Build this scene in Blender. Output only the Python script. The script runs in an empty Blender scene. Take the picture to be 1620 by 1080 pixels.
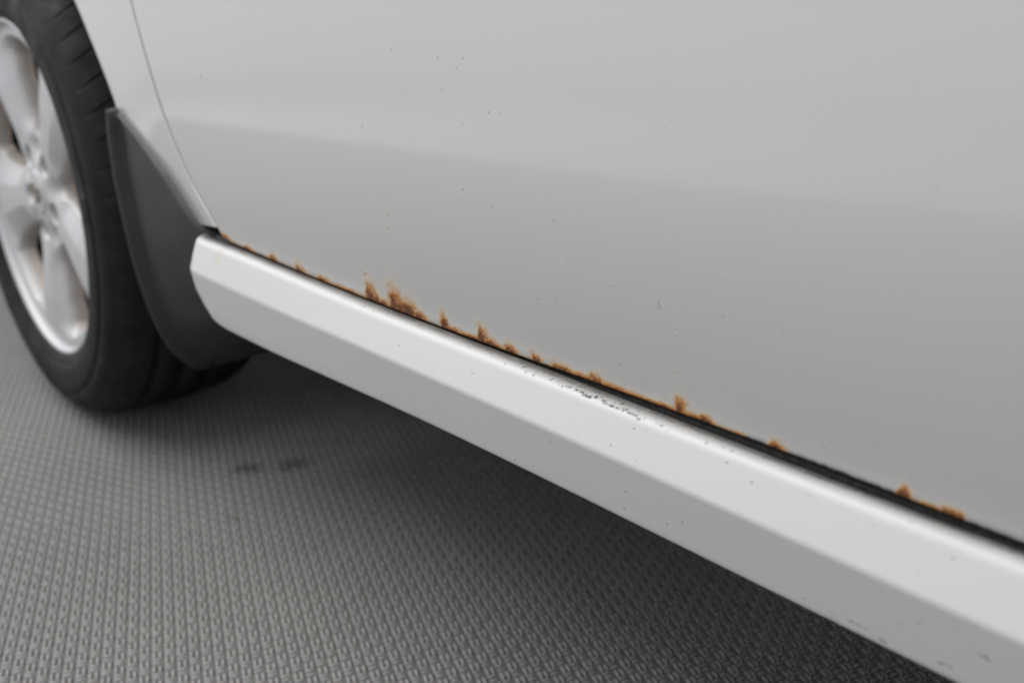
import bpy, math
import numpy as np
from mathutils import Matrix, Vector

rng = np.random.default_rng(7)
sc = bpy.context.scene
col = sc.collection

# ------------------------------------------------------------------ camera
CAM = Vector((1.3518, -0.3412, 0.5300))
FW = Vector((-0.70600, 0.62792, -0.32754)).normalized()
RT = Vector((0.66634, 0.74562, -0.00686)).normalized()
UP = RT.cross(FW).normalized()
RT = FW.cross(UP).normalized()
cd = bpy.data.cameras.new('camera')
cam = bpy.data.objects.new('camera', cd)
col.objects.link(cam)
cam.matrix_world = Matrix(((RT.x, UP.x, -FW.x, CAM.x), (RT.y, UP.y, -FW.y, CAM.y),
                           (RT.z, UP.z, -FW.z, CAM.z), (0, 0, 0, 1)))
cd.sensor_fit = 'HORIZONTAL'
cd.sensor_width = 36.0
cd.lens = 32.557
cd.clip_start = 0.01
cd.clip_end = 100
cd.dof.use_dof = True
cd.dof.focus_distance = 0.535
cd.dof.aperture_fstop = 5.6
sc.camera = cam

# ------------------------------------------------------------------ studio light
w = bpy.data.worlds.new('World')
sc.world = w
w.use_nodes = True
bg = w.node_tree.nodes['Background']
bg.inputs[0].default_value = (0.93, 0.95, 0.99, 1)
bg.inputs[1].default_value = 0.66


def area(name, loc, target, sx, sy, power, colr):
    l = bpy.data.lights.new(name, 'AREA')
    l.shape = 'RECTANGLE'
    l.size, l.size_y = sx, sy
    l.energy = power
    l.color = colr
    o = bpy.data.objects.new(name, l)
    col.objects.link(o)
    o.location = loc
    o.rotation_euler = (Vector(target) - Vector(loc)).to_track_quat('-Z', 'Y').to_euler()
    return o


area('ceiling_softbox', (-0.7, -1.4, 3.4), (-0.7, -1.35, 0), 3.6, 2.6, 78, (1.0, 0.985, 0.965))
area('front_softbox', (-4.2, -1.5, 3.4), (0.4, -0.2, 0.2), 4.0, 3.4, 90, (0.985, 0.99, 1.0))


vs = sc.view_settings
vs.view_transform = 'Standard'
vs.look = 'None'
vs.exposure = 0.12
vs.gamma = 1.0
vs.use_curve_mapping = False
sc.render.engine = 'CYCLES'
sc.cycles.use_denoising = True
sc.cycles.max_bounces = 8

# ------------------------------------------------------------------ helpers


def sstep(a, b, x):
    t = np.clip((x - a) / (b - a), 0, 1)
    return t * t * (3 - 2 * t)


def noise1(x, seed, scale):
    r = np.random.default_rng(seed)
    t = r.random(4096)
    xs = np.asarray(x) / scale + 1000.0
    i = np.floor(xs).astype(int)
    f = xs - i
    f = f * f * (3 - 2 * f)
    return t[i % 4096] * (1 - f) + t[(i + 1) % 4096] * f


def noise2(x, y, seed, scale):
    r = np.random.default_rng(seed)
    t = r.random((256, 256))
    xs, ys = np.asarray(x) / scale + 500.0, np.asarray(y) / scale + 500.0
    i, j = np.floor(xs).astype(int), np.floor(ys).astype(int)
    fx, fy = xs - i, ys - j
    fx, fy = fx * fx * (3 - 2 * fx), fy * fy * (3 - 2 * fy)
    g = lambda a, b: t[a % 256, b % 256]
    return (g(i, j) * (1 - fx) + g(i + 1, j) * fx) * (1 - fy) + (g(i, j + 1) * (1 - fx) + g(i + 1, j + 1) * fx) * fy


def mesh_from(name, V, F, mat, parent=None, smooth=True, attrs=None):
    """V (n,3); F list of equal-size index arrays (m,k)"""
    V = np.asarray(V, dtype=np.float32)
    if not isinstance(F, (list, tuple)):
        F = [F]
    F = [np.asarray(f, dtype=np.int32) for f in F if len(f)]
    me = bpy.data.meshes.new(name)
    me.vertices.add(len(V))
    me.vertices.foreach_set('co', V.ravel())
    loops = np.concatenate([f.ravel() for f in F])
    tot = np.concatenate([np.full(len(f), f.shape[1], np.int32) for f in F])
    start = np.concatenate([[0], np.cumsum(tot)[:-1]]).astype(np.int32)
    me.loops.add(len(loops))
    me.loops.foreach_set('vertex_index', loops)
    me.polygons.add(len(tot))
    me.polygons.foreach_set('loop_start', start)
    me.polygons.foreach_set('loop_total', tot)
    me.update(calc_edges=True)
    me.polygons.foreach_set('use_smooth', np.full(len(tot), smooth, dtype=bool))
    for k, a in (attrs or {}).items():
        at = me.attributes.new(k, 'FLOAT', 'POINT')
        at.data.foreach_set('value', np.asarray(a, dtype=np.float32).ravel())
    me.materials.append(mat)
    me.validate()
    o = bpy.data.objects.new(name, me)
    col.objects.link(o)
    if parent is not None:
        o.parent = parent
    return o


def grid_faces(nr, nc, wrap=False, flip=False, off=0):
    r = np.arange(nr - 1)[:, None]
    c = np.arange(nc if wrap else nc - 1)[None, :]
    c2 = (c + 1) % nc
    a, b, d, e = r * nc + c, r * nc + c2, (r + 1) * nc + c2, (r + 1) * nc + c
    f = np.stack([a, b, d, e], -1).reshape(-1, 4) + off
    return f[:, ::-1] if flip else f


def grid(name, P, mat, parent=None, wrap=False, flip=False, attrs=None, smooth=True):
    nr, nc = P.shape[:2]
    return mesh_from(name, P.reshape(-1, 3), grid_faces(nr, nc, wrap, flip), mat, parent, smooth, attrs)


def lathe(name, prof, n, cz, mat, parent, flip=False):
    """prof: (Y, r) list, spun about the Y axis through (0, ., cz)"""
    prof = np.asarray(prof, float)
    th = np.linspace(0, 2 * np.pi, n, endpoint=False)
    P = np.stack([prof[:, 1][:, None] * np.cos(th), prof[:, 0][:, None] + 0 * th,
                  cz + prof[:, 1][:, None] * np.sin(th)], -1)
    return grid(name, P, mat, parent, wrap=True, flip=flip)


def box(name, lo, hi, mat, parent):
    x0, y0, z0 = lo
    x1, y1, z1 = hi
    V = [(x0, y0, z0), (x1, y0, z0), (x1, y1, z0), (x0, y1, z0), (x0, y0, z1), (x1, y0, z1), (x1, y1, z1), (x0, y1, z1)]
    F = [(0, 3, 2, 1), (4, 5, 6, 7), (0, 1, 5, 4), (1, 2, 6, 5), (2, 3, 7, 6), (3, 0, 4, 7)]
    return mesh_from(name, V, np.array(F), mat, parent, smooth=False)


class Nodes:
    def __init__(self, name):
        self.m = bpy.data.materials.new(name)
        self.m.use_nodes = True
        self.t = self.m.node_tree
        self.b = self.t.nodes['Principled BSDF']

    def n(self, kind, **kw):
        o = self.t.nodes.new(kind)
        for k, v in kw.items():
            setattr(o, k, v)
        return o

    def l(self, a, b):
        self.t.links.new(a, b)

    def set(self, **kw):
        for k, v in kw.items():
            self.b.inputs[k.replace('_', ' ')].default_value = v

    def attr(self, name):
        return self.n('ShaderNodeAttribute', attribute_name=name).outputs['Fac']

    def noise(self, scale, detail=3, vec=None, rough=0.55):
        o = self.n('ShaderNodeTexNoise')
        o.inputs['Scale'].default_value = scale
        o.inputs['Detail'].default_value = detail
        o.inputs['Roughness'].default_value = rough
        if vec is None:
            vec = self.n('ShaderNodeTexCoord').outputs['Object']
        self.l(vec, o.inputs['Vector'])
        return o.outputs['Fac']

    def ramp(self, fac, stops):
        o = self.n('ShaderNodeValToRGB')
        e = o.color_ramp.elements
        while len(e) < len(stops):
            e.new(0.5)
        for i, (p, c) in enumerate(stops):
            e[i].position = p
            e[i].color = c if len(c) == 4 else (*c, 1)
        self.l(fac, o.inputs['Fac'])
        return o.outputs['Color']

    def mix(self, fac, a, b):
        o = self.n('ShaderNodeMix', data_type='RGBA')
        for s, v in ((o.inputs[0], fac), (o.inputs[6], a), (o.inputs[7], b)):
            if hasattr(v, 'is_output'):
                self.l(v, s)
            else:
                s.default_value = v if not isinstance(v, tuple) or len(v) == 4 else (*v, 1)
        return o.outputs[2]

    def math(self, op, a, b=0.0, c=None):
        o = self.n('ShaderNodeMath', operation=op)
        for s, v in ((o.inputs[0], a), (o.inputs[1], b), (o.inputs[2], c)):
            if v is None:
                continue
            if hasattr(v, 'is_output'):
                self.l(v, s)
            else:
                s.default_value = v
        return o.outputs[0]

    def bump(self, h, strength=0.2, dist=0.001):
        o = self.n('ShaderNodeBump')
        o.inputs['Strength'].default_value = strength
        o.inputs['Distance'].default_value = dist
        self.l(h, o.inputs['Height'])
        self.l(o.outputs[0], self.b.inputs['Normal'])


# ------------------------------------------------------------------ materials


def make_paint(name, base, rough, coat, coat_rough, worn, metal=0.48):
    N = Nodes(name)
    N.set(Metallic=metal, Roughness=rough, Coat_Weight=coat, Coat_Roughness=coat_rough, Coat_IOR=1.5)
    big = N.noise(3.0, 4)
    fine = N.noise(5200, 1)
    tone = N.mix(big, tuple(v * 0.97 for v in base), tuple(min(1, v * 1.03) for v in base))
    tone = N.mix(N.math('MULTIPLY', fine, 0.16), tone, tuple(v * 0.8 for v in base))
    colr = tone
    if worn:
        dirt = N.attr('dirt')
        grime_shade = N.math('MULTIPLY', N.attr('grime_shade'), 1.0)
        colr = N.mix(grime_shade, colr, (0.075, 0.071, 0.064))
        pale = N.attr('pale')
        colr = N.mix(pale, colr, (0.82, 0.82, 0.81))
        colr = N.mix(dirt, colr, (0.030, 0.027, 0.024))
        rust = N.attr('rust')
        core = N.attr('rust_core')
        rn = N.noise(520, 4)
        jit = N.math('ADD', rust, N.math('MULTIPLY', N.math('MULTIPLY', N.math('SUBTRACT', rn, 0.5), 0.24), N.math('MINIMUM', N.math('MULTIPLY', rust, 3.0), 1.0)))
        # faint ochre halo first, then orange, then the brown scab
        colr = N.mix(N.math('MULTIPLY', N.ramp(jit, [(0.02, (0, 0, 0)), (0.55, (1, 1, 1))]), 0.96), colr,
                     N.ramp(jit, [(0.05, (0.62, 0.46, 0.17)), (0.30, (0.54, 0.28, 0.040)), (0.62, (0.40, 0.150, 0.016)), (0.97, (0.20, 0.060, 0.008))]))
        cj = N.math('ADD', core, N.math('MULTIPLY', N.math('SUBTRACT', rn, 0.5), 0.7))
        colr = N.mix(N.math('MULTIPLY', N.ramp(cj, [(0.3, (0, 0, 0)), (0.85, (1, 1, 1))]), 0.70), colr,
                     N.ramp(N.noise(1500, 3), [(0.35, (0.045, 0.017, 0.008)), (0.65, (0.19, 0.062, 0.012))]))
        mask = N.math('MINIMUM', N.math('ADD', N.math('ADD', N.math('MULTIPLY', rust, 1.4), dirt), N.math('MULTIPLY', grime_shade, 0.8)), 1.0)
        inv = N.math('SUBTRACT', 1.0, mask)
        N.l(N.math('MULTIPLY', inv, metal), N.b.inputs['Metallic'])
        N.l(N.math('MULTIPLY', inv, coat), N.b.inputs['Coat Weight'])
        N.l(N.math('ADD', rough, N.math('MULTIPLY', mask, 0.35)), N.b.inputs['Roughness'])
        N.bump(N.math('MULTIPLY', N.math('MULTIPLY', rn, rust), 1.0), 0.4, 0.0008)
    N.l(colr, N.b.inputs['Base Color'])
    return N.m


SILVER = (0.69, 0.684, 0.675)
paint = make_paint('silver_paint', SILVER, 0.33, 1.0, 0.065, True)
paint_plain = make_paint('silver_paint_clean', SILVER, 0.33, 1.0, 0.065, False)
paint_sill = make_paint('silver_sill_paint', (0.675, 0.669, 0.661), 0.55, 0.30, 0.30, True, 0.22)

N = Nodes('rubber_seal_and_gap_shade')
N.set(Base_Color=(0.012, 0.012, 0.012, 1), Roughness=0.7)
N.l(N.ramp(N.noise(400, 4), [(0.45, (0.010, 0.010, 0.010)), (0.8, (0.06, 0.056, 0.05))]), N.b.inputs['Base Color'])
seal_shade_m = N.m

N = Nodes('dark_underbody')
N.set(Roughness=0.85)
N.l(N.ramp(N.noise(12, 5), [(0.3, (0.010, 0.010, 0.010)), (0.8, (0.03, 0.028, 0.026))]), N.b.inputs['Base Color'])
under_m = N.m

N = Nodes('grained_black_plastic')
N.set(Roughness=0.55)
N.l(N.ramp(N.noise(14, 6), [(0.3, (0.013, 0.0135, 0.014)), (0.75, (0.025, 0.025, 0.026))]), N.b.inputs['Base Color'])
N.l(N.ramp(N.noise(20, 5), [(0.3, (0.36,) * 3), (0.7, (0.52,) * 3)]), N.b.inputs['Roughness'])
N.bump(N.noise(1600, 2), 0.18, 0.0004)
flap_m = N.m

N = Nodes('tyre_rubber')
N.set(Roughness=0.62, Specular_IOR_Level=0.3)
N.l(N.ramp(N.noise(26, 6), [(0.3, (0.007, 0.007, 0.0074)), (0.6, (0.013, 0.013, 0.0134)), (0.85, (0.030, 0.028, 0.027))]), N.b.inputs['Base Color'])
N.l(N.ramp(N.noise(40, 4), [(0.3, (0.55,) * 3), (0.7, (0.80,) * 3)]), N.b.inputs['Roughness'])
N.bump(N.noise(700, 3), 0.2, 0.0006)
tyre_m = N.m

N = Nodes('silver_alloy')
N.set(Metallic=0.30, Roughness=0.50, Coat_Weight=0.15, Coat_Roughness=0.2)
dust = N.attr('dust')
dn = N.noise(60, 5)
dj = N.math('MULTIPLY', N.math('ADD', dust, N.math('MULTIPLY', N.math('SUBTRACT', dn, 0.5), 0.5)), 0.85)
c_ = N.mix(N.ramp(dj, [(0.1, (0, 0, 0)), (0.9, (1, 1, 1))]), (0.58, 0.585, 0.59), (0.36, 0.30, 0.255))
c_ = N.mix(N.attr('orange'), c_, (0.42, 0.20, 0.11))
N.l(c_, N.b.inputs['Base Color'])
alloy_m = N.m

N = Nodes('shaded_rim_barrel')
N.set(Metallic=0.3, Roughness=0.6)
N.l(N.ramp(N.noise(30, 4), [(0.3, (0.008, 0.0078, 0.0075)), (0.8, (0.02, 0.019, 0.018))]), N.b.inputs['Base Color'])  # alloy coloured near black: the shade behind the spokes is painted in
barrel_m = N.m

N = Nodes('worn_chrome_badge')
N.set(Metallic=0.8, Roughness=0.3)
N.l(N.ramp(N.noise(300, 3), [(0.35, (0.22, 0.19, 0.15)), (0.65, (0.5, 0.47, 0.42))]), N.b.inputs['Base Color'])
badge_m = N.m

N = Nodes('grey_vinyl_floor')
N.set(Roughness=0.5)
tc = N.n('ShaderNodeTexCoord').outputs['Object']
b1 = N.noise(2.2, 5, tc)
b2 = N.noise(45, 4, tc)
cc = N.ramp(b1, [(0.3, (0.275, 0.267, 0.255)), (0.7, (0.332, 0.322, 0.308))])
cc = N.mix(N.math('MULTIPLY', N.ramp(b2, [(0.5, (0, 0, 0)), (0.75, (1, 1, 1))]), 0.30), cc, (0.19, 0.186, 0.178))


def spot(cx, cy, rx, ry, ang, soft, warp=0.02):
    """an oily mark on the floor: soft noisy ellipse, metres"""
    mp = N.n('ShaderNodeMapping')
    mp.vector_type = 'TEXTURE'
    mp.inputs['Location'].default_value = (cx, cy, 0)
    mp.inputs['Rotation'].default_value = (0, 0, ang)
    mp.inputs['Scale'].default_value = (rx, ry, 1)
    wn = N.n('ShaderNodeTexNoise')
    wn.inputs['Scale'].default_value = 60
    wn.inputs['Detail'].default_value = 4
    N.l(tc, wn.inputs['Vector'])
    ad = N.n('ShaderNodeVectorMath', operation='MULTIPLY_ADD')
    N.l(wn.outputs['Color'], ad.inputs[0])
    ad.inputs[1].default_value = (warp, warp, 0)
    N.l(tc, ad.inputs[2])
    N.l(ad.outputs[0], mp.inputs['Vector'])
    ln = N.n('ShaderNodeVectorMath', operation='LENGTH')
    sx = N.n('ShaderNodeVectorMath', operation='MULTIPLY')
    N.l(mp.outputs[0], sx.inputs[0])
    sx.inputs[1].default_value = (1, 1, 0)
    N.l(sx.outputs[0], ln.inputs[0])
    return N.ramp(ln.outputs['Value'], [(max(0.0, 1 - soft) * 0.6, (1, 1, 1)), (0.99, (0, 0, 0))])


oil = None
for args in ((0.359, 0.117, 0.030, 0.022, 0.84, 0.9), (0.387, 0.166, 0.030, 0.020, 0.84, 0.9), (0.391, 0.150, 0.014, 0.014, 0, 0.9), (0.464, 0.046, 0.010, 0.008, 0.5, 0.9)):
    s_ = spot(*args)
    oil = s_ if oil is None else N.math('MAXIMUM', oil, s_)
cc = N.mix(N.math('MULTIPLY', oil, 0.72), cc, (0.050, 0.050, 0.036))
N.l(cc, N.b.inputs['Base Color'])
N.l(N.ramp(N.noise(8, 5, tc), [(0.3, (0.30,) * 3), (0.7, (0.44,) * 3)]), N.b.inputs['Roughness'])
N.bump(N.noise(2400, 2, tc), 0.25, 0.0003)
mat_m = N.m

N = Nodes('pale_concrete')
N.set(Roughness=0.6)
N.l(N.ramp(N.noise(3, 6), [(0.3, (0.70, 0.71, 0.725)), (0.7, (0.79, 0.80, 0.81))]), N.b.inputs['Base Color'])
conc_m = N.m

# ------------------------------------------------------------------ floor
MAT_EDGE = -2.06


def sheet(name, x0, x1, y0, y1, z, mat, nx=2, ny=2, parent=None):
    xs, ys = np.linspace(x0, x1, nx), np.linspace(y0, y1, ny)
    X, Y = np.meshgrid(xs, ys)
    return grid(name, np.stack([X, Y, 0 * X + z], -1), mat, parent)


def weave_relief(m):
    m = m.copy()
    m.name = 'grey_vinyl_floor_far'
    t = m.node_tree
    L = t.links.new

    def mt(op, a, b=None):
        n = t.nodes.new('ShaderNodeMath')
        n.operation = op
        for k, v in enumerate((a, b)):
            if v is None:
                continue
            if hasattr(v, 'is_output'):
                L(v, n.inputs[k])
            else:
                n.inputs[k].default_value = v
        return n.outputs[0]
    tcn = t.nodes.new('ShaderNodeTexCoord')
    pb = t.nodes['Principled BSDF']
    src = pb.inputs['Base Color'].links[0].from_socket
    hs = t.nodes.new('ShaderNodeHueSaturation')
    hs.inputs['Value'].default_value = 0.78  # darkened so the colour carries the shade of the weave pits
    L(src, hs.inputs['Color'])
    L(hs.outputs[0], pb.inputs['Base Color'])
    sp = t.nodes.new('ShaderNodeSeparateXYZ')
    L(tcn.outputs['Object'], sp.inputs[0])
    x, y = mt('SUBTRACT', sp.outputs[0], 0.35), mt('SUBTRACT', sp.outputs[1], 0.10)
    c, s_ = math.cos(ANG) / CELL, math.sin(ANG) / CELL
    u = mt('ADD', mt('ADD', mt('MULTIPLY', x, c), mt('MULTIPLY', y, s_)), 1000.5)
    v = mt('ADD', mt('SUBTRACT', mt('MULTIPLY', y, c), mt('MULTIPLY', x, s_)), 1000.5)
    par = mt('MODULO', mt('ADD', mt('FLOOR', u), mt('FLOOR', v)), 2.0)
    wv = mt('ADD', mt('MULTIPLY', mt('FRACT', v), mt('SUBTRACT', 1.0, par)), mt('MULTIPLY', mt('FRACT', u), par))
    h = mt('ABSOLUTE', mt('SINE', mt('MULTIPLY', wv, 2 * math.pi)))
    b = t.nodes.new('ShaderNodeBump')
    b.inputs['Strength'].default_value = 0.8
    b.inputs['Distance'].default_value = 0.0016
    L(h, b.inputs['Height'])
    L(b.outputs[0], t.nodes['Principled BSDF'].inputs['Normal'])
    return m


CELL = 14.627e-3 / math.sqrt(2)
ANG = math.radians(23.4 + 45)
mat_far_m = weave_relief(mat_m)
ex = np.array([-7.0, -3.57, -2.08, -1.17, -0.52, 0.34, 2.0, 5.0])
ey = np.array([-1.55, -1.84, -1.99, -2.06, -2.16, -2.46, -3.1, -4.2])
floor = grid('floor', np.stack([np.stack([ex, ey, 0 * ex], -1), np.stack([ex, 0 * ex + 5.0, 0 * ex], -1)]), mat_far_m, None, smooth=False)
floor['kind'] = 'structure'
floor['label'] = 'grey vinyl floor with embossed basket weave pattern'
outer = sheet('concrete_floor', -12, 9, -12, 9, -0.006, conc_m)
outer['kind'] = 'structure'

# embossed basket weave: pairs of rounded ribs, every other cell turned by 90 degrees
CELL = 14.627e-3 / math.sqrt(2)
ANG = math.radians(23.4 + 45)
ca, sa = math.cos(ANG), math.sin(ANG)
ii, jj = np.meshgrid(np.arange(-260, 261), np.arange(-260, 261), indexing='ij')
cx0 = 0.35 + CELL * (ii * ca - jj * sa)
cy0 = 0.10 + CELL * (ii * sa + jj * ca)
# the near floor round this side of the car; farther off the material's relief takes over
keep = (cx0 > -1.15) & (cx0 < 1.65) & (cy0 > -0.85) & (cy0 < 0.42)
ii, jj, cx0, cy0 = ii[keep], jj[keep], cx0[keep], cy0[keep]
RL, RW, RH = 0.0102, 0.0030, 0.0027
us = np.array([-1, -0.62, 0.62, 1.0])
ul = np.array([-1, -0.70, 0.70, 1.0])
hh = np.array([0, 1.0, 1.0, 0])
hl = np.array([0.25, 0.96, 0.96, 0.25])
U, L = np.meshgrid(us, ul)
H = np.minimum(hh[None, :], 1) * hl[:, None]
bx_ = (L * RL / 2).ravel()
by_ = (U * RW / 2 * (0.72 + 0.28 * hl[:, None])).ravel()
bz_ = (H * RH).ravel() - 0.00008
VS = []
for k in (-1, 1):
    orient = (ii + jj) % 2 == 0
    a2 = np.where(orient, ANG, ANG + math.pi / 2) + rng.normal(0, 0.015, len(ii))
    c2, s2 = np.cos(a2), np.sin(a2)
    off = k * 0.00250
    ox, oy = cx0 - s2 * off, cy0 + c2 * off
    hz = 1 + rng.normal(0, 0.07, len(ii))
    VS.append(np.stack([ox[:, None] + c2[:, None] * bx_ - s2[:, None] * by_,
                        oy[:, None] + s2[:, None] * bx_ + c2[:, None] * by_,
                        hz[:, None] * bz_ + 0 * ox[:, None]], -1))
VS = np.concatenate(VS)
nb, nv = VS.shape[:2]
f0 = grid_faces(4, 4)
FS = (f0[None] + (np.arange(nb) * nv)[:, None, None]).reshape(-1, 4)
weave = mesh_from('raised_weave', VS.reshape(-1, 3), FS, mat_m, floor)
weave['kind'] = 'stuff'

# ------------------------------------------------------------------ the car
car = bpy.data.objects.new('silver_car', None)
car.location = (0, 0, 0)
col.objects.link(car)
car['label'] = 'silver car with rust along the bottom edge of its front door'
car['category'] = 'car'


def sideY(z):
    return (z - 0.46) ** 2 / 5.2


SEAM_Z = np.array([0.30, 0.3516, 0.369, 0.3814, 0.4025, 0.4277, 0.449, 0.4739, 0.4982, 0.5243, 0.5501, 0.60, 0.68, 0.78, 0.95])
SEAM_X = np.array([0.630, 0.577, 0.557, 0.540, 0.520, 0.5005, 0.4855, 0.4725, 0.4610, 0.4493, 0.4380, 0.421, 0.402, 0.392, 0.39])


def seam(z):
    s = 0
    for o, k in ((-.012, .25), (0, .5), (.012, .25)):
        s = s + k * np.interp(np.asarray(z) + o, SEAM_Z, SEAM_X)
    return s


# ---- door
DB_X = np.array([0.55, 0.578, 0.62, 0.675, 0.726, 0.80, 0.845, 0.914, 0.99, 1.034, 1.11, 1.17, 1.207, 1.249, 1.40, 1.80])
DB_Z = np.array([0.3515, 0.3500, 0.3484, 0.3466, 0.3452, 0.3440, 0.3436, 0.3434, 0.3440, 0.3450, 0.3455, 0.3455, 0.3450, 0.3440, 0.344, 0.344])


def door_bottom(x):
    s = 0
    for o, k in ((-.03, .25), (0, .5), (.03, .25)):
        s = s + k * np.interp(np.asarray(x) + o, DB_X, DB_Z)
    return s


RUST = [(0.5727, 0.0061, 0.0063, 1.0), (0.5864, 0.0042, 0.0147, 0.7), (0.6258, 0.0024, 0.0115, 0.5), (0.6724, 0.005, 0.0095, 0.6), (0.7142, 0.0054, 0.0098, 0.7), (0.7493, 0.0031, 0.0109, 0.6), (0.7804, 0.0016, 0.0252, 0.4), (0.8161, 0.0105, 0.0111, 1.0), (0.8295, 0.0033, 0.0092, 0.8), (0.8456, 0.0140, 0.0118, 1.0), (0.8596, 0.0096, 0.0115, 1.0), (0.8704, 0.0045, 0.0112, 0.8), (0.8992, 0.0078, 0.0053, 0.95), (0.909, 0.0026, 0.009, 0.7), (0.9237, 0.0017, 0.0183, 0.5), (0.9378, 0.0086, 0.0066, 1.0), (0.9462, 0.0033, 0.0082, 0.8), (0.9635, 0.0047, 0.0078, 0.95), (0.9855, 0.0041, 0.0058, 0.9), (1.0053, 0.0035, 0.012, 0.55), (1.0178, 0.0019, 0.0144, 0.45), (1.0326, 0.0043, 0.0065, 0.8), (1.046, 0.0018, 0.0155, 0.4), (1.0657, 0.0011, 0.0167, 0.35), (1.0804, 0.0014, 0.0081, 0.4), (1.09, 0.0074, 0.0051, 0.95), (1.0983, 0.0024, 0.0054, 0.5), (1.1059, 0.0027, 0.0082, 0.5), (1.1455, 0.0028, 0.0046, 0.6), (1.2057, 0.0038, 0.0035, 0.85), (1.2153, 0.0008, 0.0064, 0.4), (1.2242, 0.0022, 0.0045, 0.55), (1.2292, 0.0016, 0.0022, 0.9)]
# chips, specks and dents (glint and shade painted) on the door skin: x, z, radius, kind (dark, ochre, faint, white)
SPECKS = [(0.8581, 0.5137, 0.00087, 'd'), (0.9282, 0.5098, 0.00083, 'd'), (0.9223, 0.5049, 0.00063, 'd'), (0.9043, 0.5096, 0.00065, 'o'), (0.9082, 0.4917, 0.00076, 'd'), (0.95, 0.4818, 0.0008, 'd'), (0.9591, 0.4814, 0.00059, 'd'), (0.8211, 0.4642, 0.00086, 'd'), (0.9268, 0.4739, 0.00063, 'd'), (0.8622, 0.4739, 0.00063, 'd'), (1.0745, 0.4827, 0.0008, 'f'), (1.0394, 0.4535, 0.00062, 'f'), (1.0587, 0.4473, 0.00057, 'd'), (0.9204, 0.4319, 0.00096, 'w'), (0.9254, 0.4359, 0.00079, 'd'), (0.9521, 0.4287, 0.00072, 'd'), (0.8447, 0.4095, 0.00122, 'o'), (0.8438, 0.4001, 0.00076, 'o'), (1.0023, 0.4289, 0.00056, 'o'), (1.0246, 0.4179, 0.00083, 'f'), (1.0556, 0.4261, 0.00066, 'f'), (1.0084, 0.4082, 0.00086, 'w'), (1.0113, 0.407, 0.00065, 'f'), (1.0456, 0.4018, 0.00061, 'd'), (0.9886, 0.382, 0.00066, 'd'), (1.0752, 0.3995, 0.0008, 'd'), (1.0761, 0.3981, 0.0008, 'd'), (1.0749, 0.3965, 0.0008, 'd'), (1.0766, 0.3963, 0.00065, 'd'), (1.0693, 0.3969, 0.00106, 'f'), (1.1132, 0.4009, 0.00059, 'd'), (1.1448, 0.4004, 0.00063, 'o'), (1.2025, 0.4715, 0.0009, 'f'), (1.1123, 0.4205, 0.00072, 'w'), (1.1134, 0.4189, 0.00071, 'f'), (1.0862, 0.3862, 0.00069, 'w'), (1.0867, 0.3847, 0.00069, 'f'), (0.81, 0.3623, 0.00124, 'o'), (0.8124, 0.3623, 0.00133, 'o'), (0.8069, 0.3631, 0.00093, 'o'), (1.0507, 0.3601, 0.00068, 'd'), (1.0883, 0.3662, 0.00052, 'o'), (0.5785, 0.4869, 0.00143, 'o'), (1.0686, 0.3547, 0.00057, 'd'), (1.0805, 0.3497, 0.00059, 'd'), (1.096, 0.3604, 0.00057, 'd'), (1.1275, 0.3472, 0.00053, 'd'), (1.1693, 0.3539, 0.00058, 'd'), (1.1709, 0.3867, 0.00056, 'f'), (1.1927, 0.3637, 0.00062, 'f'), (0.9902, 0.3823, 0.00053, 'd'), (1.0038, 0.3853, 0.00051, 'd'), (1.2398, 0.3735, 0.00062, 'f'), (0.9913, 0.3557, 0.0006, 'd'), (1.0352, 0.3659, 0.00049, 'd')]


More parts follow.
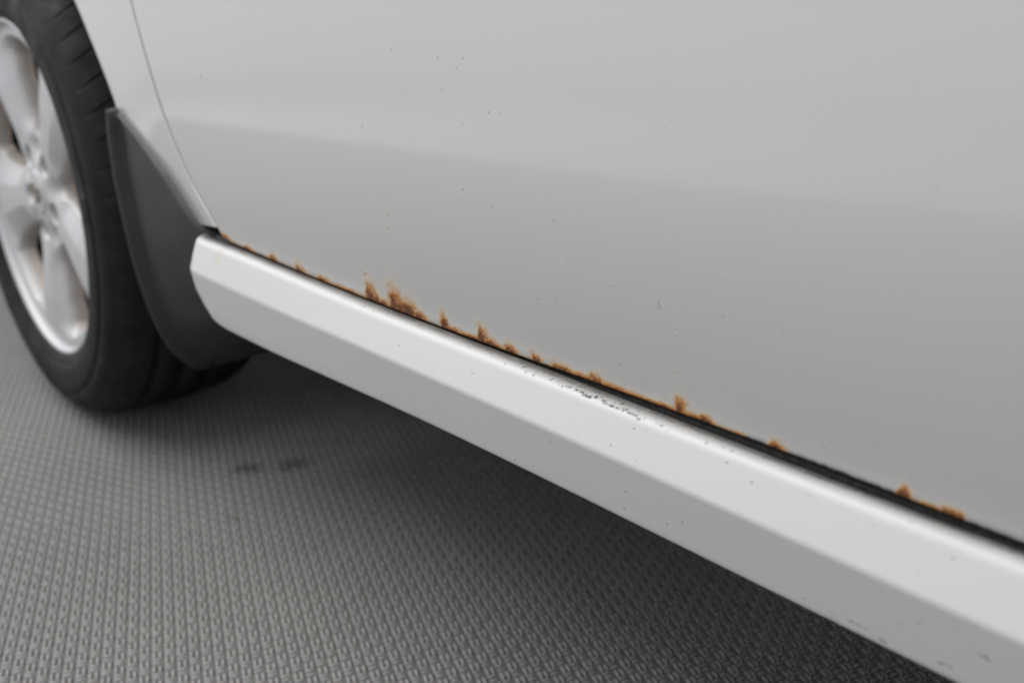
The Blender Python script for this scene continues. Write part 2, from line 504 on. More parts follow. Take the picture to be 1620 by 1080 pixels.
def build_door():
    X0 = 0.5795
    xs = [X0]
    while xs[-1] < 1.34:
        d = math.hypot(xs[-1] - CAM.x, CAM.y)
        xs.append(xs[-1] + 0.00088 * max(d, 0.36) / 0.7)
    xs += list(np.linspace(xs[-1] + 0.01, 1.78, 24))
    xs = np.array(xs)
    dz = [0.0]
    while dz[-1] < 0.235:
        dz.append(dz[-1] + (0.00042 if dz[-1] < 0.022 else 0.00075))
    dz += list(np.linspace(dz[-1] + 0.01, 0.60, 24))
    dz = np.array(dz)
    zb = door_bottom(xs)
    # ragged, eaten hem where it rusts
    hr = np.zeros_like(xs)
    hs = np.zeros_like(xs)
    hm = 0.60 + 0.8 * noise1(xs, 3, 0.0045)
    for (x, h, wd, s) in RUST:
        t = (xs - x)
        k = np.where(t < 0, np.exp(-(t / (wd * 0.75)) ** 2), np.exp(-(np.abs(t) / (wd * 1.05)) ** 1.5))
        hr = np.maximum(hr, h * k)
        hs = np.maximum(hs, s * np.maximum(k, 0) ** 0.5)
    hr = hr * 1.12 * (0.76 + 0.48 * noise1(xs, 5, 0.0030)) + 0.0009 * hm * (xs > 0.575) * (xs < 1.12)
    rag = 0.0 * hs * (xs < 1.125) * (noise1(xs, 11, 0.0024) - 0.35) * (noise1(xs, 12, 0.006) > 0.66)
    Z = (zb + np.maximum(rag, -0.0002) * 1.0)[None, :] + dz[:, None]
    Xc = xs[None, :] + 0 * Z
    wsh = np.clip(1 - (Xc - X0) / 0.42, 0, 1)
    wsh = wsh * wsh * (3 - 2 * wsh) * 0.55 + wsh * 0.45
    gap = 0.0064
    Xg = Xc + (seam(Z) + gap - (seam(zb[0]) + gap)) * wsh + (seam(zb[0]) + gap - X0) * wsh
    Y = sideY(Z)
    # attributes
    H = Z - zb[None, :]
    leanx = Xg + H * 0.10
    hcur = np.interp(leanx, xs, hr)
    score = np.interp(leanx, xs, hs)
    nz = noise2(Xg, Z, 21, 0.0021)
    nz2 = noise2(Xg, Z, 22, 0.0008)
    wx = Xg + 0.0022 * (noise2(Xg, Z, 23, 0.0032) - 0.5) + 0.0012 * (noise2(Xg, Z, 24, 0.0013) - 0.5) + H * 0.18
    F_ = np.zeros_like(Z)
    lowr = np.where(dz < 0.03)[0]
    Hl, wl = H[lowr], wx[lowr]
    Fl = np.zeros_like(Hl)
    for (x, h, wd, sr) in RUST:
        ci = np.where(np.abs(xs - x) < 0.10)[0]
        t = wl[:, ci] - x
        a = np.where(t < 0, t / (wd * 0.62), t / (wd * 1.15))
        g = (0.55 + 0.45 * sr) * np.exp(-a * a - (Hl[:, ci] / (0.98 * h + 0.0009)) ** 1.5)
        Fl[:, ci] = np.maximum(Fl[:, ci], g) + 0.10 * np.minimum(Fl[:, ci], g)
    film = 0.40 * np.exp(-(Hl / 0.0016) ** 1.5) * ((xs > 0.577) * (xs < 1.13))[None] * (0.35 + 0.9 * noise2(Xg[lowr], Z[lowr], 25, 0.012))
    Fl = np.maximum(Fl, film)
    fb = 0.5 * noise2(Xg[lowr], Z[lowr], 26, 0.0040) + 0.38 * noise2(Xg[lowr], Z[lowr], 27, 0.0020) + 0.12 * nz2[lowr]
    F_[lowr] = Fl * (0.62 + 0.76 * fb) + 0.16 * (fb - 0.5) * (Fl > 0.04)
    rust = np.clip((F_ - 0.025) / 0.78, 0, 1) ** 1.15
    core = sstep(0.42, 0.90, F_ + 0.25 * (nz2 - 0.5)) * 1.05
    edge = np.exp(-(H / 0.0008) ** 2) * score
    core = np.clip(core + 0.45 * edge * nz2, 0, 1.0)
    dirt = np.zeros_like(Z)
    pale = np.zeros_like(Z)
    rust2 = np.zeros_like(Z)
    for (x, z, r, k) in SPECKS:
        cs = (np.abs(xs - x) < 0.03 + 0.2 * (xs < 0.9) * 0.5)
        ci = np.where(cs)[0]
        ri = np.where(np.abs(dz + 0.3445 - z) < 0.012)[0]
        if not len(ci) or not len(ri):
            continue
        sl = np.ix_(ri, ci)
        q = np.hypot(Xg[sl] - x, (Z[sl] - z) * 1.05) / r
        q = q * (0.75 + 0.6 * noise2(Xg[sl], Z[sl], 31, r * 0.9))
        m = 1 - sstep(0.45, 1.15, q)
        if k == 'd':
            dirt[sl] = np.maximum(dirt[sl], 0.52 * m)
        elif k == 'f':
            dirt[sl] = np.maximum(dirt[sl], 0.22 * m)
        elif k == 'w':
            pale[sl] = np.maximum(pale[sl], 0.9 * m)
        else:
            rust2[sl] = np.maximum(rust2[sl], 0.72 * m)
    # a scatter of very small faint specks and a thin film of road grime above the sill
    for q in range(90):
        x = rng.uniform(0.60, 1.26)
        z = 0.345 + 0.19 * rng.random() ** 1.7
        r = rng.uniform(0.0003, 0.0006)
        ci = np.where(np.abs(xs - x) < 0.004 + 0.12 * (xs < 0.95))[0]
        ri = np.where(np.abs(dz + 0.3445 - z) < 0.010)[0]
        sl = np.ix_(ri, ci)
        m = 1 - sstep(0.3, 1.2, np.hypot(Xg[sl] - x, Z[sl] - z) / r)
        dirt[sl] = np.maximum(dirt[sl], rng.uniform(0.06, 0.28) * m)
    rust = np.maximum(rust, rust2)
    grime_shade = 0.85 * np.exp(-(H / 0.0009) ** 1.3) * (0.55 + 0.6 * noise2(Xg, Z, 42, 0.0025)) + 0.16 * np.exp(-H / 0.0018) * (0.4 + 0.8 * noise2(Xg, Z, 41, 0.006))
    Y = Y - 0.00028 * rust * nz2 - 0.00035 * core * nz2
    P = np.stack([Xg, Y, Z], -1)

    def addrow(dy, dzz):
        q = P[0].copy()
        q[:, 1] = sideY(zb) + dy
        q[:, 2] = zb + dzz + np.maximum(rag, 0) * 0.5
        return q
    low = np.stack([addrow(0.016, 0.0008), addrow(0.0045, -0.0012), addrow(0.0022, -0.0014), addrow(0.0007, -0.0008)])
    P = np.concatenate([low, P], 0)

    def padr(a, v=None):
        k = [a[0] * f for f in ((0.4, 0.8, 1.0, 1.0) if v is None else v)]
        return np.concatenate([np.stack(k), a], 0)
    rust, core, dirt, pale, grime_shade = padr(rust), padr(core), padr(dirt), padr(pale), padr(grime_shade)
    grime_shade[:4] = np.maximum(grime_shade[:4], 0.72)
    # front edge rolled into the door gap
    c0 = P[:, 0].copy()
    e1, e2, e3 = c0.copy(), c0.copy(), c0.copy()
    e3[:, 0] -= 0.0007
    e3[:, 1] += 0.0006
    e2[:, 0] -= 0.0010
    e2[:, 1] += 0.0020
    e1[:, 0] -= 0.0005
    e1[:, 1] += 0.0160
    P = np.concatenate([np.stack([e1, e2, e3], 1), P], 1)
    padc = lambda a: np.concatenate([np.repeat(a[:, :1], 3, 1), a], 1)
    at = dict(rust=padc(rust), rust_core=padc(core), dirt=padc(dirt), pale=padc(pale), grime_shade=padc(grime_shade))
    return grid('front_door', P, paint, car, attrs=at)


door = build_door()
door['label'] = 'silver front door skin, rusted along its lower edge'

# ---- black rubber seal in the gap under the door
sx_ = np.linspace(0.56, 1.78, 320)
ph = np.linspace(0, 2 * np.pi, 14, endpoint=False)
SEAL = np.stack([sx_[:, None] + 0 * ph, 0.0100 + 0.0052 * np.cos(ph) + 0 * sx_[:, None],
                 (door_bottom(sx_) - 0.0062)[:, None] + 0.0048 * np.sin(ph)], -1)
grid('door_seal', SEAL, seal_shade_m, car, wrap=True, flip=True)

# ---- dark strip painting in the shade of the gap between wing and door
gz = np.linspace(0.3500, 0.86, 200)
GS = np.stack([np.stack([seam(gz) + o, sideY(gz) + dy, gz], -1) for o, dy in ((0.0010, 0.0030), (0.0018, 0.0010), (0.0046, 0.0006), (0.0060, 0.0030))], 0)
grid('gap_shade_strip', GS, seal_shade_m, car)

# ---- front wing
ARCH_T = np.radians([-2, 4, 10, 19, 20.4, 25.5, 31.4, 38.4, 50, 65, 90, 115, 130, 142, 155, 165, 176, 182])
ARCH_R = np.array([.412, .411, .409, .404, .403, .395, .387, .381, .377, .375, .374, .375, .378, .382, .392, .402, .411, .412])


def build_wing():
    th = np.concatenate([np.radians(np.linspace(4.2, 45, 150)), np.radians(np.linspace(45.6, 176, 150))])
    zs = np.linspace(0.3455, 0.86, 160)
    edge = [(seam(z), z) for z in zs] + [(x, 0.86) for x in np.linspace(float(seam(0.86)) - .01, -0.78, 60)] + [(-0.78, z) for z in np.linspace(0.85, 0.34, 40)]
    edge = np.array(edge)
    ea = np.unwrap(np.arctan2(edge[:, 1] - 0.316, edge[:, 0]))
    er = np.hypot(edge[:, 1] - 0.316, edge[:, 0])
    ro = np.interp(th, ea, er)
    ri = np.interp(th, ARCH_T, ARCH_R)
    s = np.concatenate([np.linspace(0, 0.25, 16), np.linspace(0.25, 0.90, 22)[1:], np.linspace(0.90, 1, 8)[1:]])
    R = ri[None] + (ro - ri)[None] * s[:, None]
    X = R * np.cos(th)
    Z = 0.316 + R * np.sin(th)
    Y = sideY(Z) + 0.0006 - 0.004 * np.exp(-((R - ri[None]) / 0.045) ** 2)
    P = np.stack([X, Y, Z], -1)

    def ring(row, dr, dy):
        q = P[row].copy()
        n = np.stack([np.cos(th), 0 * th, np.sin(th)], -1)
        q += n * dr
        q[:, 1] += dy
        return q
    P = np.concatenate([np.stack([ring(0, 0.010, 0.018), ring(0, -0.0010, 0.014), ring(0, -0.0020, 0.004), ring(0, -0.0012, 0.0010)]), P,
                        np.stack([ring(-1, 0.0006, 0.0002), ring(-1, 0.0011, 0.0008), ring(-1, 0.0012, 0.0020), ring(-1, 0.0006, 0.018)])])
    return grid('front_wing', P, paint_plain, car, flip=False)


build_wing()

# ---- sill moulding
FOLD = (np.array([0.53, 0.60, 0.662, 0.762, 0.844, 0.95, 1.05, 1.14, 1.258, 1.80]), np.array([0.3472, 0.3468, 0.3458, 0.3441, 0.3430, 0.3427, 0.3424, 0.3422, 0.3422, 0.342]))
RIDG = (np.array([0.53, 0.60, 0.70, 0.85, 1.0, 1.10, 1.267, 1.80]), np.array([0.3222, 0.3214, 0.3208, 0.3212, 0.3214, 0.3211, 0.3201, 0.319]))
BOTT = (np.array([0.53, 0.60, 0.67, 0.747, 0.844, 0.894, 1.005, 1.105, 1.24, 1.80]), np.array([0.2688, 0.2690, 0.2696, 0.2712, 0.2747, 0.2764, 0.2779, 0.2782, 0.2788, 0.279]))
END = (np.array([0.262, 0.2700, 0.2727, 0.2793, 0.290, 0.3021, 0.3175, 0.332, 0.345, 0.352]), np.array([0.640, 0.606, 0.592, 0.570, 0.5580, 0.5490, 0.5470, 0.5440, 0.5430, 0.544]))


def sm(x, tab, o=0.04):
    return 0.25 * np.interp(x - o, *tab) + 0.5 * np.interp(x, *tab) + 0.25 * np.interp(x + o, *tab)


def round_poly(pts, n_arc=7, step=0.0008):
    """pts: (y, z, radius) -> rounded, resampled polyline as (segment weights onto pts)"""
    out = []
    P = [np.array(p[:2]) for p in pts]
    prev = P[0]
    for i in range(1, len(P)):
        if i < len(P) - 1 and pts[i][2] > 0:
            a, b, c = P[i - 1], P[i], P[i + 1]
            u1, u2 = (a - b) / np.linalg.norm(a - b), (c - b) / np.linalg.norm(c - b)
            half = math.acos(max(-1, min(1, float(u1 @ u2)))) / 2
            d = min(pts[i][2] / math.tan(half), np.linalg.norm(a - b) * .49, np.linalg.norm(c - b) * .49)
            s, e = b + u1 * d, b + u2 * d
            n = max(1, int(np.linalg.norm(s - prev) / step))
            out += [prev + (s - prev) * k / n for k in range(n)]
            for k in range(n_arc):
                t = k / n_arc
                out.append((1 - t) ** 2 * s + 2 * t * (1 - t) * b + t * t * e)
            prev = e
        else:
            n = max(1, int(np.linalg.norm(P[i] - prev) / step))
            out += [prev + (P[i] - prev) * k / n for k in range(n)]
            prev = P[i]
    out.append(prev)
    return np.array(out)


SILL_DOTS = [(1.0747, 0.3363, .0006), (1.0645, 0.3248, .0006), (1.0216, 0.3116, .0005), (0.9307, 0.3177, .0006), (1.1454, 0.3337, .0006), (1.1304, 0.3374, .0005), (1.1116, 0.3002, .0007), (1.0754, 0.3023, .0007), (1.0733, 0.2912, .0007), (1.1018, 0.2945, .0007), (0.9887, 0.2881, .0007), (0.8752, 0.329, .0006), (1.2283, 0.3064, .0006), (1.1776, 0.2892, .0005)]
SILL_DASH = [((1.1886, 0.2846), (1.1931, 0.2844)), ((1.1995, 0.2894), (1.2066, 0.2893)), ((1.2130, 0.2877), (1.2153, 0.2871)), ((1.2368, 0.2907), (1.2417, 0.2909)), ((1.2515, 0.305), (1.2551, 0.3042))]


def build_sill():
    xs = [0.50]
    while xs[-1] < 1.32:
        d = math.hypot(xs[-1] - CAM.x, CAM.y)
        xs.append(xs[-1] + 0.00085 * max(d, 0.36) / 0.7)
    xs += list(np.linspace(xs[-1] + 0.01, 1.78, 20))
    xs = np.array(xs)
    # one reference section, then moved with the three drawn lines
    zf, zr, zb = 0.3424, 0.3194, 0.2830
    ref = [(0.030, zf - 0.012, 0), (0.0090, zf - 0.0075, 0.002), (0.0058, zf - 0.0024, 0.0012), (0.0010, zf - 0.0004, 0.003),
           (-0.0098, zf + 0.0007, 0.0130), (-0.0212, zr, 0.0060), (-0.0155, zb, 0.0042), (0.020, zb - 0.002, 0.004), (0.05, zb + 0.006, 0)]
    S = round_poly(ref)
    ns = len(S)
    zk = S[:, 1]
    wf = np.clip((zk - zr) / (zf - zr), 0, None)
    wf_ = np.clip(wf, 0, 1)
    wb = np.clip((zr - zk) / (zr - zb), 0, 1)
    wr = 1 - wf_ - wb
    X = np.repeat(xs[None], ns, 0)
    Z = zk[:, None] + wf_[:, None] * (sm(xs, FOLD) - zf) + wr[:, None] * (sm(xs, RIDG) - 0.3212) + wb[:, None] * (sm(xs, BOTT) - 0.2775)
    Y = np.repeat(S[:, :1], len(xs), 1)
    Z = Z - 0.0011 * (sstep(-0.006, 0.002, S[:, 0]) * (zk > zr))[:, None] * sstep(0.95, 1.22, X)
    # shaped front end
    x_end = np.interp(Z[:, 0] + 0, *END)
    t = np.clip(1 - (X - 0.50) / 0.25, 0, 1)
    X = X + (x_end[:, None] - 0.50) * t
    # front end turns in towards the body
    tin = X - x_end[:, None]
    Y = Y + 0.009 * np.exp(-tin / 0.0055) 
    rndm = noise2
    # attributes
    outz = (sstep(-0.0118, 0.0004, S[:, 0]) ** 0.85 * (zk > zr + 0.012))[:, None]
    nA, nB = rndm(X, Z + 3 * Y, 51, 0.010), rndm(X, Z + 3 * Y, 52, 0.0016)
    grime_shade = np.clip(outz * (0.78 + 0.24 * nA + 0.18 * (nB - 0.5)), 0, 0.95)  # dirt plus painted shade, darkening towards the door gap
    grime_shade = np.maximum(grime_shade, 0.10 * np.clip((0.292 - Z) / 0.014, 0, 1) * (0.3 + nA))
    dirt = np.zeros_like(X)
    pale = np.zeros_like(X)
    arcl = np.concatenate([[0], np.cumsum(np.hypot(*np.diff(S, axis=0).T))])
    # the scraped line of black flecks on the fold
    k_f = int(np.argmin(np.abs(S[:, 0] + 0.0098) + 1e3 * (zk < zr + 0.012)))
    a_f = arcl[k_f]
    A = arcl[:, None] + 0 * X
    line = a_f - 0.0005 + 0.0016 * (noise1(X, 61, 0.011) - 0.5) + 0.0014 * (noise1(X, 62, 0.0024) - 0.5)
    line = line + np.interp(X, [1.02, 1.035, 1.08, 1.10], [-0.0012, -0.0006, 0.0012, 0.0016])
    amp = np.interp(X, [1.020, 1.030, 1.060, 1.078, 1.10], [0.3, 1, 1, 0.55, 0.0]) * (X > 1.018)
    thick = 0.00022 + 0.00055 * noise1(X, 63, 0.0021) ** 2
    m = (1 - sstep(0.5, 1.6, np.abs(A - line) / thick)) * amp * (noise2(X, A, 64, 0.0011) > 0.36)
    dirt = np.maximum(dirt, 0.92 * m)
    # loose flecks and grit along the top
    xsrow = xs

    def dab(x, a, rx, ra, val, arr, ns_=0.5):
        ci = np.where(np.abs(xsrow - x) < 0.02 + 0.12 * (xsrow < 0.80))[0]
        ri = np.where(np.abs(arcl - a) < 0.006)[0]
        if not len(ci) or not len(ri):
            return
        sl = np.ix_(ri, ci)
        q = np.hypot((X[sl] - x) / rx, (A[sl] - a) / ra) * (1 - ns_ / 2 + ns_ * noise2(X[sl], A[sl], 71, rx))
        arr[sl] = np.maximum(arr[sl], val * (1 - sstep(0.5, 1.15, q)))
    for q in range(150):
        x = rng.normal(1.035, 0.035) if q < 95 else rng.uniform(0.80, 1.25)
        a = a_f - rng.uniform(-0.0006, 0.0075)
        r = rng.uniform(0.00022, 0.0006)
        dab(x, a, r * rng.uniform(1, 2.2), r, rng.uniform(0.4, 0.95), dirt)
    for q in range(70):
        x = rng.uniform(0.78, 1.26)
        a = a_f - rng.uniform(0.0060, 0.0092)
        r = rng.uniform(0.0003, 0.0006)
        dab(x, a, r * rng.uniform(1, 2.2), r, rng.uniform(0.25, 0.6), pale if q % 2 else dirt)
    for (x, z, r) in SILL_DOTS:
        k = int(np.argmin(np.abs(zk - z) + 10 * (S[:, 0] > -0.004)))
        dab(x, arcl[k], r * 1.2, r, 0.65, dirt)
    for (x0, z0), (x1, z1) in SILL_DASH:
        for t_ in np.linspace(0, 1, 7):
            z = z0 + (z1 - z0) * t_
            k = int(np.argmin(np.abs(zk - z) + 10 * (S[:, 0] > -0.004)))
            dab(x0 + (x1 - x0) * t_, arcl[k], 0.0009, 0.00065 * rng.uniform(.5, 1.1), rng.uniform(.3, .8), dirt)
    for q in range(70):
        x = rng.uniform(0.70, 1.26)
        z = rng.uniform(0.279, 0.340) if q > 25 else rng.uniform(0.279, 0.287)
        k = int(np.argmin(np.abs(zk - z) + 10 * (S[:, 0] > -0.004)))
        r = rng.uniform(0.0003, 0.0006)
        dab(x, arcl[k], r * rng.uniform(1, 3), r, rng.uniform(0.08, 0.35), dirt)
    # faint rust run on the left end below the door corner
    rust = 0.10 * np.exp(-((X - 0.603) / 0.008) ** 2) * np.clip((Z - 0.325) / 0.01, 0, 1) * (S[:, 0][:, None] < -0.009)
    P = np.stack([X, Y, Z], -1)
    # close the front end
    e1, e0 = P[:, 0].copy(), P[:, 0].copy()
    e1[:, 1] += 0.006
    e1[:, 0] += 0.0005
    e0[:, 1] += 0.040
    e0[:, 0] += 0.004
    P = np.concatenate([np.stack([e0, e1], 1), P], 1)
    pc = lambda a: np.concatenate([np.repeat(a[:, :1], 2, 1), a], 1)
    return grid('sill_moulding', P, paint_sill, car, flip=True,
                attrs=dict(rust=pc(rust), rust_core=0 * pc(rust), dirt=pc(dirt), pale=pc(pale), grime_shade=pc(grime_shade)))


build_sill()

# ---- mudflap
LK = np.array([(.380, -.014, .4486), (.376, -.0149, .4202), (.376, -.0148, .3803), (.376, -.0142, .3692), (.380, -.0125, .3282), (.384, -.0102, .2902), (.388, -.0051, .2514), (.392, .0028, .2159), (.395, .0129, .1911), (.399, .0287, .1712), (.4005, .0400, .1652)])
RK = np.array([(.395, -.0085, .4440), (.437, -.0055, .4204), (.478, -.0055, .3963), (.490, -.005, .3880), (.524, -.0045, .3640), (.546, -.002, .3480), (.556, .004, .3060), (.570, .022, .2740), (.560, .080, .2560), (.470, .200, .2080), (.404, .270, .1660)])


def build_flap():
    k = np.linspace(0, 1, len(LK))
    s = np.linspace(0, 1, 90)

    def smooth(K):
        q = np.stack([np.interp(s, k, K[:, i]) for i in range(3)], -1)
        for _ in range(10):
            q[1:-1] = 0.25 * q[:-2] + 0.5 * q[1:-1] + 0.25 * q[2:]
        return q
    Lp, Rp = smooth(LK), smooth(RK)
    u = np.linspace(0, 1, 40)
    d = Rp - Lp
    ln = np.linalg.norm(d, axis=1)
    strip = np.minimum(0.012 / ln, 0.5)
    rows = []
    inn = Lp + np.array([0.003, 0.014, 0.0])
    rows.append(inn)
    rows.append(Lp + np.array([0.0, 0.002, 0.0]))
    rows.append(Lp + np.array([0.0006, 0.0004, 0.0]))
    for uu in np.linspace(0, 1, 8):      # the rolled front edge
        a = strip * uu
        q = Lp + d * a[:, None]
        q[:, 1] += 0.0090 * uu - 0.0040 * math.sin(uu * math.pi)
        rows.append(q)
    for uu in u[1:]:
        a = strip + (1 - strip) * uu
        q = Lp + d * a[:, None]
        q[:, 1] += 0.0090 * (1 - uu) ** 2 + 0.010 * math.sin(uu * math.pi) * sstep(0.45, 0.9, s) * 1.5
        rows.append(q)
    q = Rp + np.array([0.006, 0.03, -0.002])
    rows.append(q)
    P = np.stack(rows, 1)
    # top and bottom lips
    t0 = P[0] + np.array([0.001, 0.010, 0.002])
    b0 = P[-1] + np.array([-0.006, 0.004, 0.0015])
    P = np.concatenate([t0[None], P, b0[None]], 0)
    return grid('mudflap', P, flap_m, car, flip=True)


build_flap()
# retaining screw under the flap
mesh_from('flap_screw', np.array([(.4045 + .002 * a, .056 + .005 * math.cos(t), .171 + .005 * math.sin(t)) for a in (0, -3.0) for t in np.linspace(0, 2 * math.pi, 10, endpoint=False)]),
          [grid_faces(2, 10, wrap=True), np.array([[10 + i for i in range(10)]])], badge_m, car)

# ---- hidden bodywork and added light blockers that shade the ground
box('under_car_blocker', (0.50, 0.235, 0.115), (3.1, 1.62, 0.2615), under_m, car)  # unseen block added to keep light from leaking under the car
box('underbody', (0.44, 0.045, 0.262), (3.1, 1.66, 0.335), under_m, car)
box('chassis_floor_blocker', (-0.95, 0.30, 0.115), (0.437, 1.45, 0.40), under_m, car)  # reaches down towards the ground to block light, out of view
box('body_shell', (0.46, 0.055, 0.338), (3.1, 1.66, 0.86), under_m, car)
box('engine_bay', (-0.95, 0.30, 0.403), (0.457, 1.66, 0.86), under_m, car)
box('wing_top', (-0.78, 0.032, 0.83), (0.39, 0.297, 0.858), paint_plain, car)
thl = np.radians(np.linspace(-4, 184, 70))
yl = np.array([0.022, 0.10, 0.20, 0.292])
WL = np.stack([0.425 * np.cos(thl)[None] + 0 * yl[:, None], yl[:, None] + 0 * thl[None], 0.316 + 0.425 * np.sin(thl)[None] + 0 * yl[:, None]], -1)
grid('wheel_arch_liner', WL, under_m, car, flip=True)

# ------------------------------------------------------------------ wheel
CZ = 0.316
SPK0 = math.radians(46)
LUG = [(0.052 * math.cos(SPK0 + k * 2 * math.pi / 5), 0.052 * math.sin(SPK0 + k * 2 * math.pi / 5)) for k in range(5)]


def build_wheel():
    nth = 720
    rr = np.concatenate([np.linspace(0.002, 0.085, 46), np.linspace(0.085, 0.200, 60)[1:], np.linspace(0.200, 0.2135, 10)[1:]])
    th = np.linspace(0, 2 * np.pi, nth, endpoint=False)
    R, T = np.meshgrid(rr, th, indexing='ij')
    ph = (T - SPK0 + np.pi / 5) % (2 * np.pi / 5) - np.pi / 5
    d = R * np.sin(ph)
    ad = np.abs(d)
    hw = np.interp(R, [0.03, 0.07, 0.11, 0.15, 0.18, 0.198, 0.206], [0.038, 0.034, 0.037, 0.047, 0.058, 0.074, 0.095])
    front = np.interp(R, [0, 0.03, 0.06, 0.10, 0.15, 0.19, 0.204, 0.2135], [0.010, 0.0105, 0.0130, 0.0100, 0.0060, 0.0062, 0.0080, 0.0090])
    # faceted spoke: raised centre land with falling flanks
    fl = np.clip(ad / hw, 0, 1.0)
    land = sstep(0.07, 0.10, R) * (1 - sstep(0.185, 0.203, R))
    front = front + land * (0.011 * np.clip((fl - 0.38) / 0.62, 0, 1) ** 1.25) - 0.0015 * land * (1 - fl)
    win = sstep(0.0, 0.010, ad - hw) * sstep(0.070, 0.086, R) * (1 - sstep(0.190, 0.201, R))
    Y = front + 0.020 * win
    # lug pockets
    X0, Z0 = R * np.cos(T), R * np.sin(T)
    pock = np.zeros_like(R)
    for (lx, lz) in LUG:
        q = np.hypot(X0 - lx, Z0 - lz)
        pock = np.maximum(pock, 1 - sstep(0.0105, 0.0150, q))
    Y = Y + 0.020 * pock
    # scallops between the spokes at the hub
    sc_ = np.exp(-((R - 0.064) / 0.016) ** 2) * np.exp(-((np.abs(ph) - np.pi / 5) / 0.22) ** 2)
    Y = Y + 0.010 * sc_
    dust = np.clip(win * 1.0 + 0.7 * pock + 0.5 * sc_ + 0.30 * land * (fl > 0.9), 0, 1)
    orange = np.exp(-((T - (2 * np.pi + math.radians(-66))) / 0.13) ** 2) * np.exp(-((R - 0.189) / 0.007) ** 2) * sstep(.05, .5, win)
    P = np.stack([X0, Y, CZ + Z0], -1)
    # rim lip
    lip = [(0.0100, 0.2138), (0.0060, 0.2142), (0.0020, 0.2152), (-0.0012, 0.2172), (-0.0018, 0.2195), (-0.0006, 0.2214), (0.0020, 0.2217), (0.0050, 0.2205), (0.012, 0.215)]
    lp = np.array(lip)
    PL = np.stack([lp[:, 1][:, None] * np.cos(th), lp[:, 0][:, None] + 0 * th, CZ + lp[:, 1][:, None] * np.sin(th)], -1)
    P = np.concatenate([P, PL], 0)
    z = np.zeros((len(lp), nth))
    dust, orange, win = np.concatenate([dust, z]), np.concatenate([orange, z]), np.concatenate([win, z])
    F = grid_faces(P.shape[0], nth, wrap=True)
    open_ = win.ravel() > 0.93
    keepf = ~(open_[F].all(1))
    return mesh_from('wheel', P.reshape(-1, 3), F[keepf], alloy_m, car, attrs=dict(dust=dust, orange=np.clip(orange * .9, 0, 1)))


wheel = build_wheel()
wheel['label'] = 'silver five-spoke alloy front wheel'

lathe('rim_barrel', [(0.012, 0.2140), (0.030, 0.2020), (0.060, 0.192), (0.120, 0.186), (0.175, 0.196), (0.190, 0.214)], 160, CZ, barrel_m, wheel, flip=True)
lathe('brake_disc', [(0.088, 0.001), (0.088, 0.070), (0.078, 0.072), (0.078, 0.138), (0.095, 0.138), (0.110, 0.190)], 120, CZ, barrel_m, wheel)


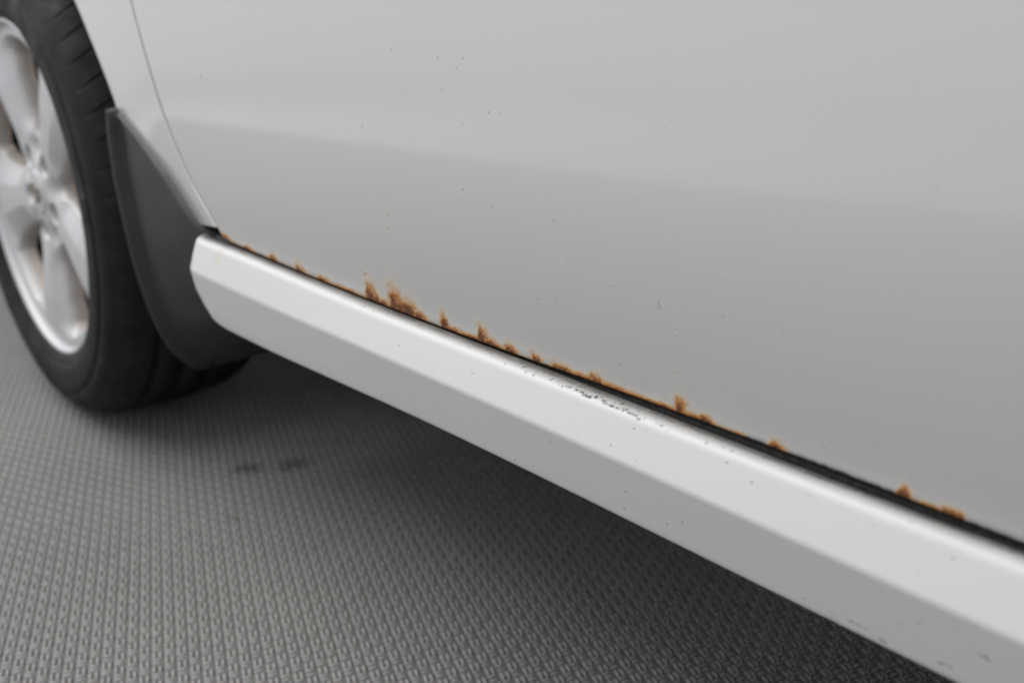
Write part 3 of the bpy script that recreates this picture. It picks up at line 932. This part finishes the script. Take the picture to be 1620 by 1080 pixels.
def build_tyre():
    nb = 62
    sub = [0, 0.10, 0.16, 0.5, 0.84, 0.92]
    groove = [1, 1, 0, 0, 0, 0]
    groove_w = 0.105
    th = []
    gv = []
    for k in range(nb):
        for s_, g in zip((0.0, 0.075, 0.084, 0.105, 0.50, 0.94, 0.990), (1, 1, 0, 0, 0, 0, 0)):
            th.append((k + s_) * 2 * math.pi / nb)
            gv.append(g)
    th, gv = np.array(th), np.array(gv, float)
    half = [(0.006, 0.2150), (0.0030, 0.2205), (-0.0020, 0.2228), (-0.0062, 0.2290), (-0.0078, 0.2340), (-0.0082, 0.2352), (-0.0104, 0.2366), (-0.0118, 0.2450), (-0.0128, 0.2560),
            (-0.0128, 0.2650), (-0.0122, 0.2716), (-0.0106, 0.2722), (-0.0102, 0.2756), (-0.0106, 0.2768), (-0.0086, 0.2840), (-0.0050, 0.2905), (-0.0042, 0.2912), (-0.0018, 0.2935), (0.0030, 0.2990), (0.0090, 0.3040), (0.0170, 0.3080), (0.0260, 0.3110), (0.0360, 0.3132),
            (0.0405, 0.3138), (0.0412, 0.3068), (0.0488, 0.3068), (0.0495, 0.3145), (0.0640, 0.3153), (0.0780, 0.3157), (0.0787, 0.3085), (0.0865, 0.3085), (0.0872, 0.3160), (0.1025, 0.3160)]
    prof = half + [(0.205 - y, r) for (y, r) in half[::-1][1:]]
    prof = np.array(prof)
    y, r = prof[:, 0], prof[:, 1]
    # lateral slots on both shoulders
    sh = ((y > 0.001) & (y < 0.0408)) | ((y > 0.1642) & (y < 0.204))
    mid = ((y > 0.0490) & (y < 0.0785)) | ((y > 0.126) & (y < 0.156))
    R = r[:, None] - 0.0055 * sh[:, None] * np.interp(y, [0.001, 0.010, 0.02, 0.185, 0.195, 0.204], [0.0, 0.35, 1, 1, 0.35, 0.0])[:, None] * gv[None]
    skew = np.where(mid, 0.5, 0.0)
    TH = th[None] + (np.clip(y, 0.003, 0.202)[:, None] - 0.003) * 1.6 + 0 * skew[:, None]
    R = R - 0.0040 * mid[:, None] * gv[None]
    # raised marks on the sidewall band: short radial bars in two runs
    band = np.exp(-((r - 0.258) / 0.012) ** 2) * (y < 0.02)
    seq = (np.sin(th * 26) > 0.25) * ((np.cos(th - 0.75) > 0.72) | (np.cos(th - 0.75 - np.pi) > 0.72))
    Yv = y[:, None] - 0.0011 * band[:, None] * seq[None]
    X = R * np.cos(TH)
    Z = CZ + R * np.sin(TH)
    # flattened where it stands on the floor
    Z = np.maximum(Z, 0.0013)
    return grid('tyre', np.stack([X, Yv, Z], -1), tyre_m, wheel, wrap=True, flip=True)


build_tyre()

# lug nuts, centre cap and its badge
for k, (lx, lz) in enumerate(LUG):
    a = np.linspace(0, 2 * math.pi, 6, endpoint=False) + 0.3 * k
    V = [(lx + 0.0095 * math.cos(t), yy, CZ + lz + 0.0095 * math.sin(t)) for yy in (0.033, 0.020) for t in a]
    V += [(lx + 0.006 * math.cos(t), 0.017, CZ + lz + 0.006 * math.sin(t)) for t in a]
    mesh_from('lug_nut', V, [grid_faces(3, 6, wrap=True), np.array([[12, 13, 14, 15, 16, 17]])], badge_m, wheel, smooth=False)
lathe('centre_cap', [(0.0122, 0.0305), (0.0098, 0.0300), (0.0086, 0.0285), (0.0080, 0.024), (0.0072, 0.012), (0.0070, 0.0008)], 48, CZ, alloy_m, wheel, flip=True)


def ellipse_tube(a, b, cx, cz, rad, seg=40, k=6):
    V = []
    for i in range(seg):
        t = 2 * math.pi * i / seg
        c = Vector((cx + a * math.cos(t), 0.0066, cz + b * math.sin(t)))
        n = Vector((b * math.cos(t), 0, a * math.sin(t))).normalized()
        for j in range(k):
            p = 2 * math.pi * j / k
            V.append(tuple(c + n * (rad * math.cos(p)) + Vector((0, rad * math.sin(p), 0))))
    return V, grid_faces(seg + 1, k, wrap=True)


bv, bf = [], []
for (a, b, x, z) in ((0.0185, 0.0125, 0, 0), (0.0050, 0.0115, 0, 0.0005), (0.0120, 0.0042, 0, 0.0075)):
    V, F = ellipse_tube(a, b, x, CZ + z, 0.0014)
    F = F % len(V)
    bf.append(F + len(bv))
    bv += V
mesh_from('badge', bv, np.concatenate(bf), badge_m, wheel)
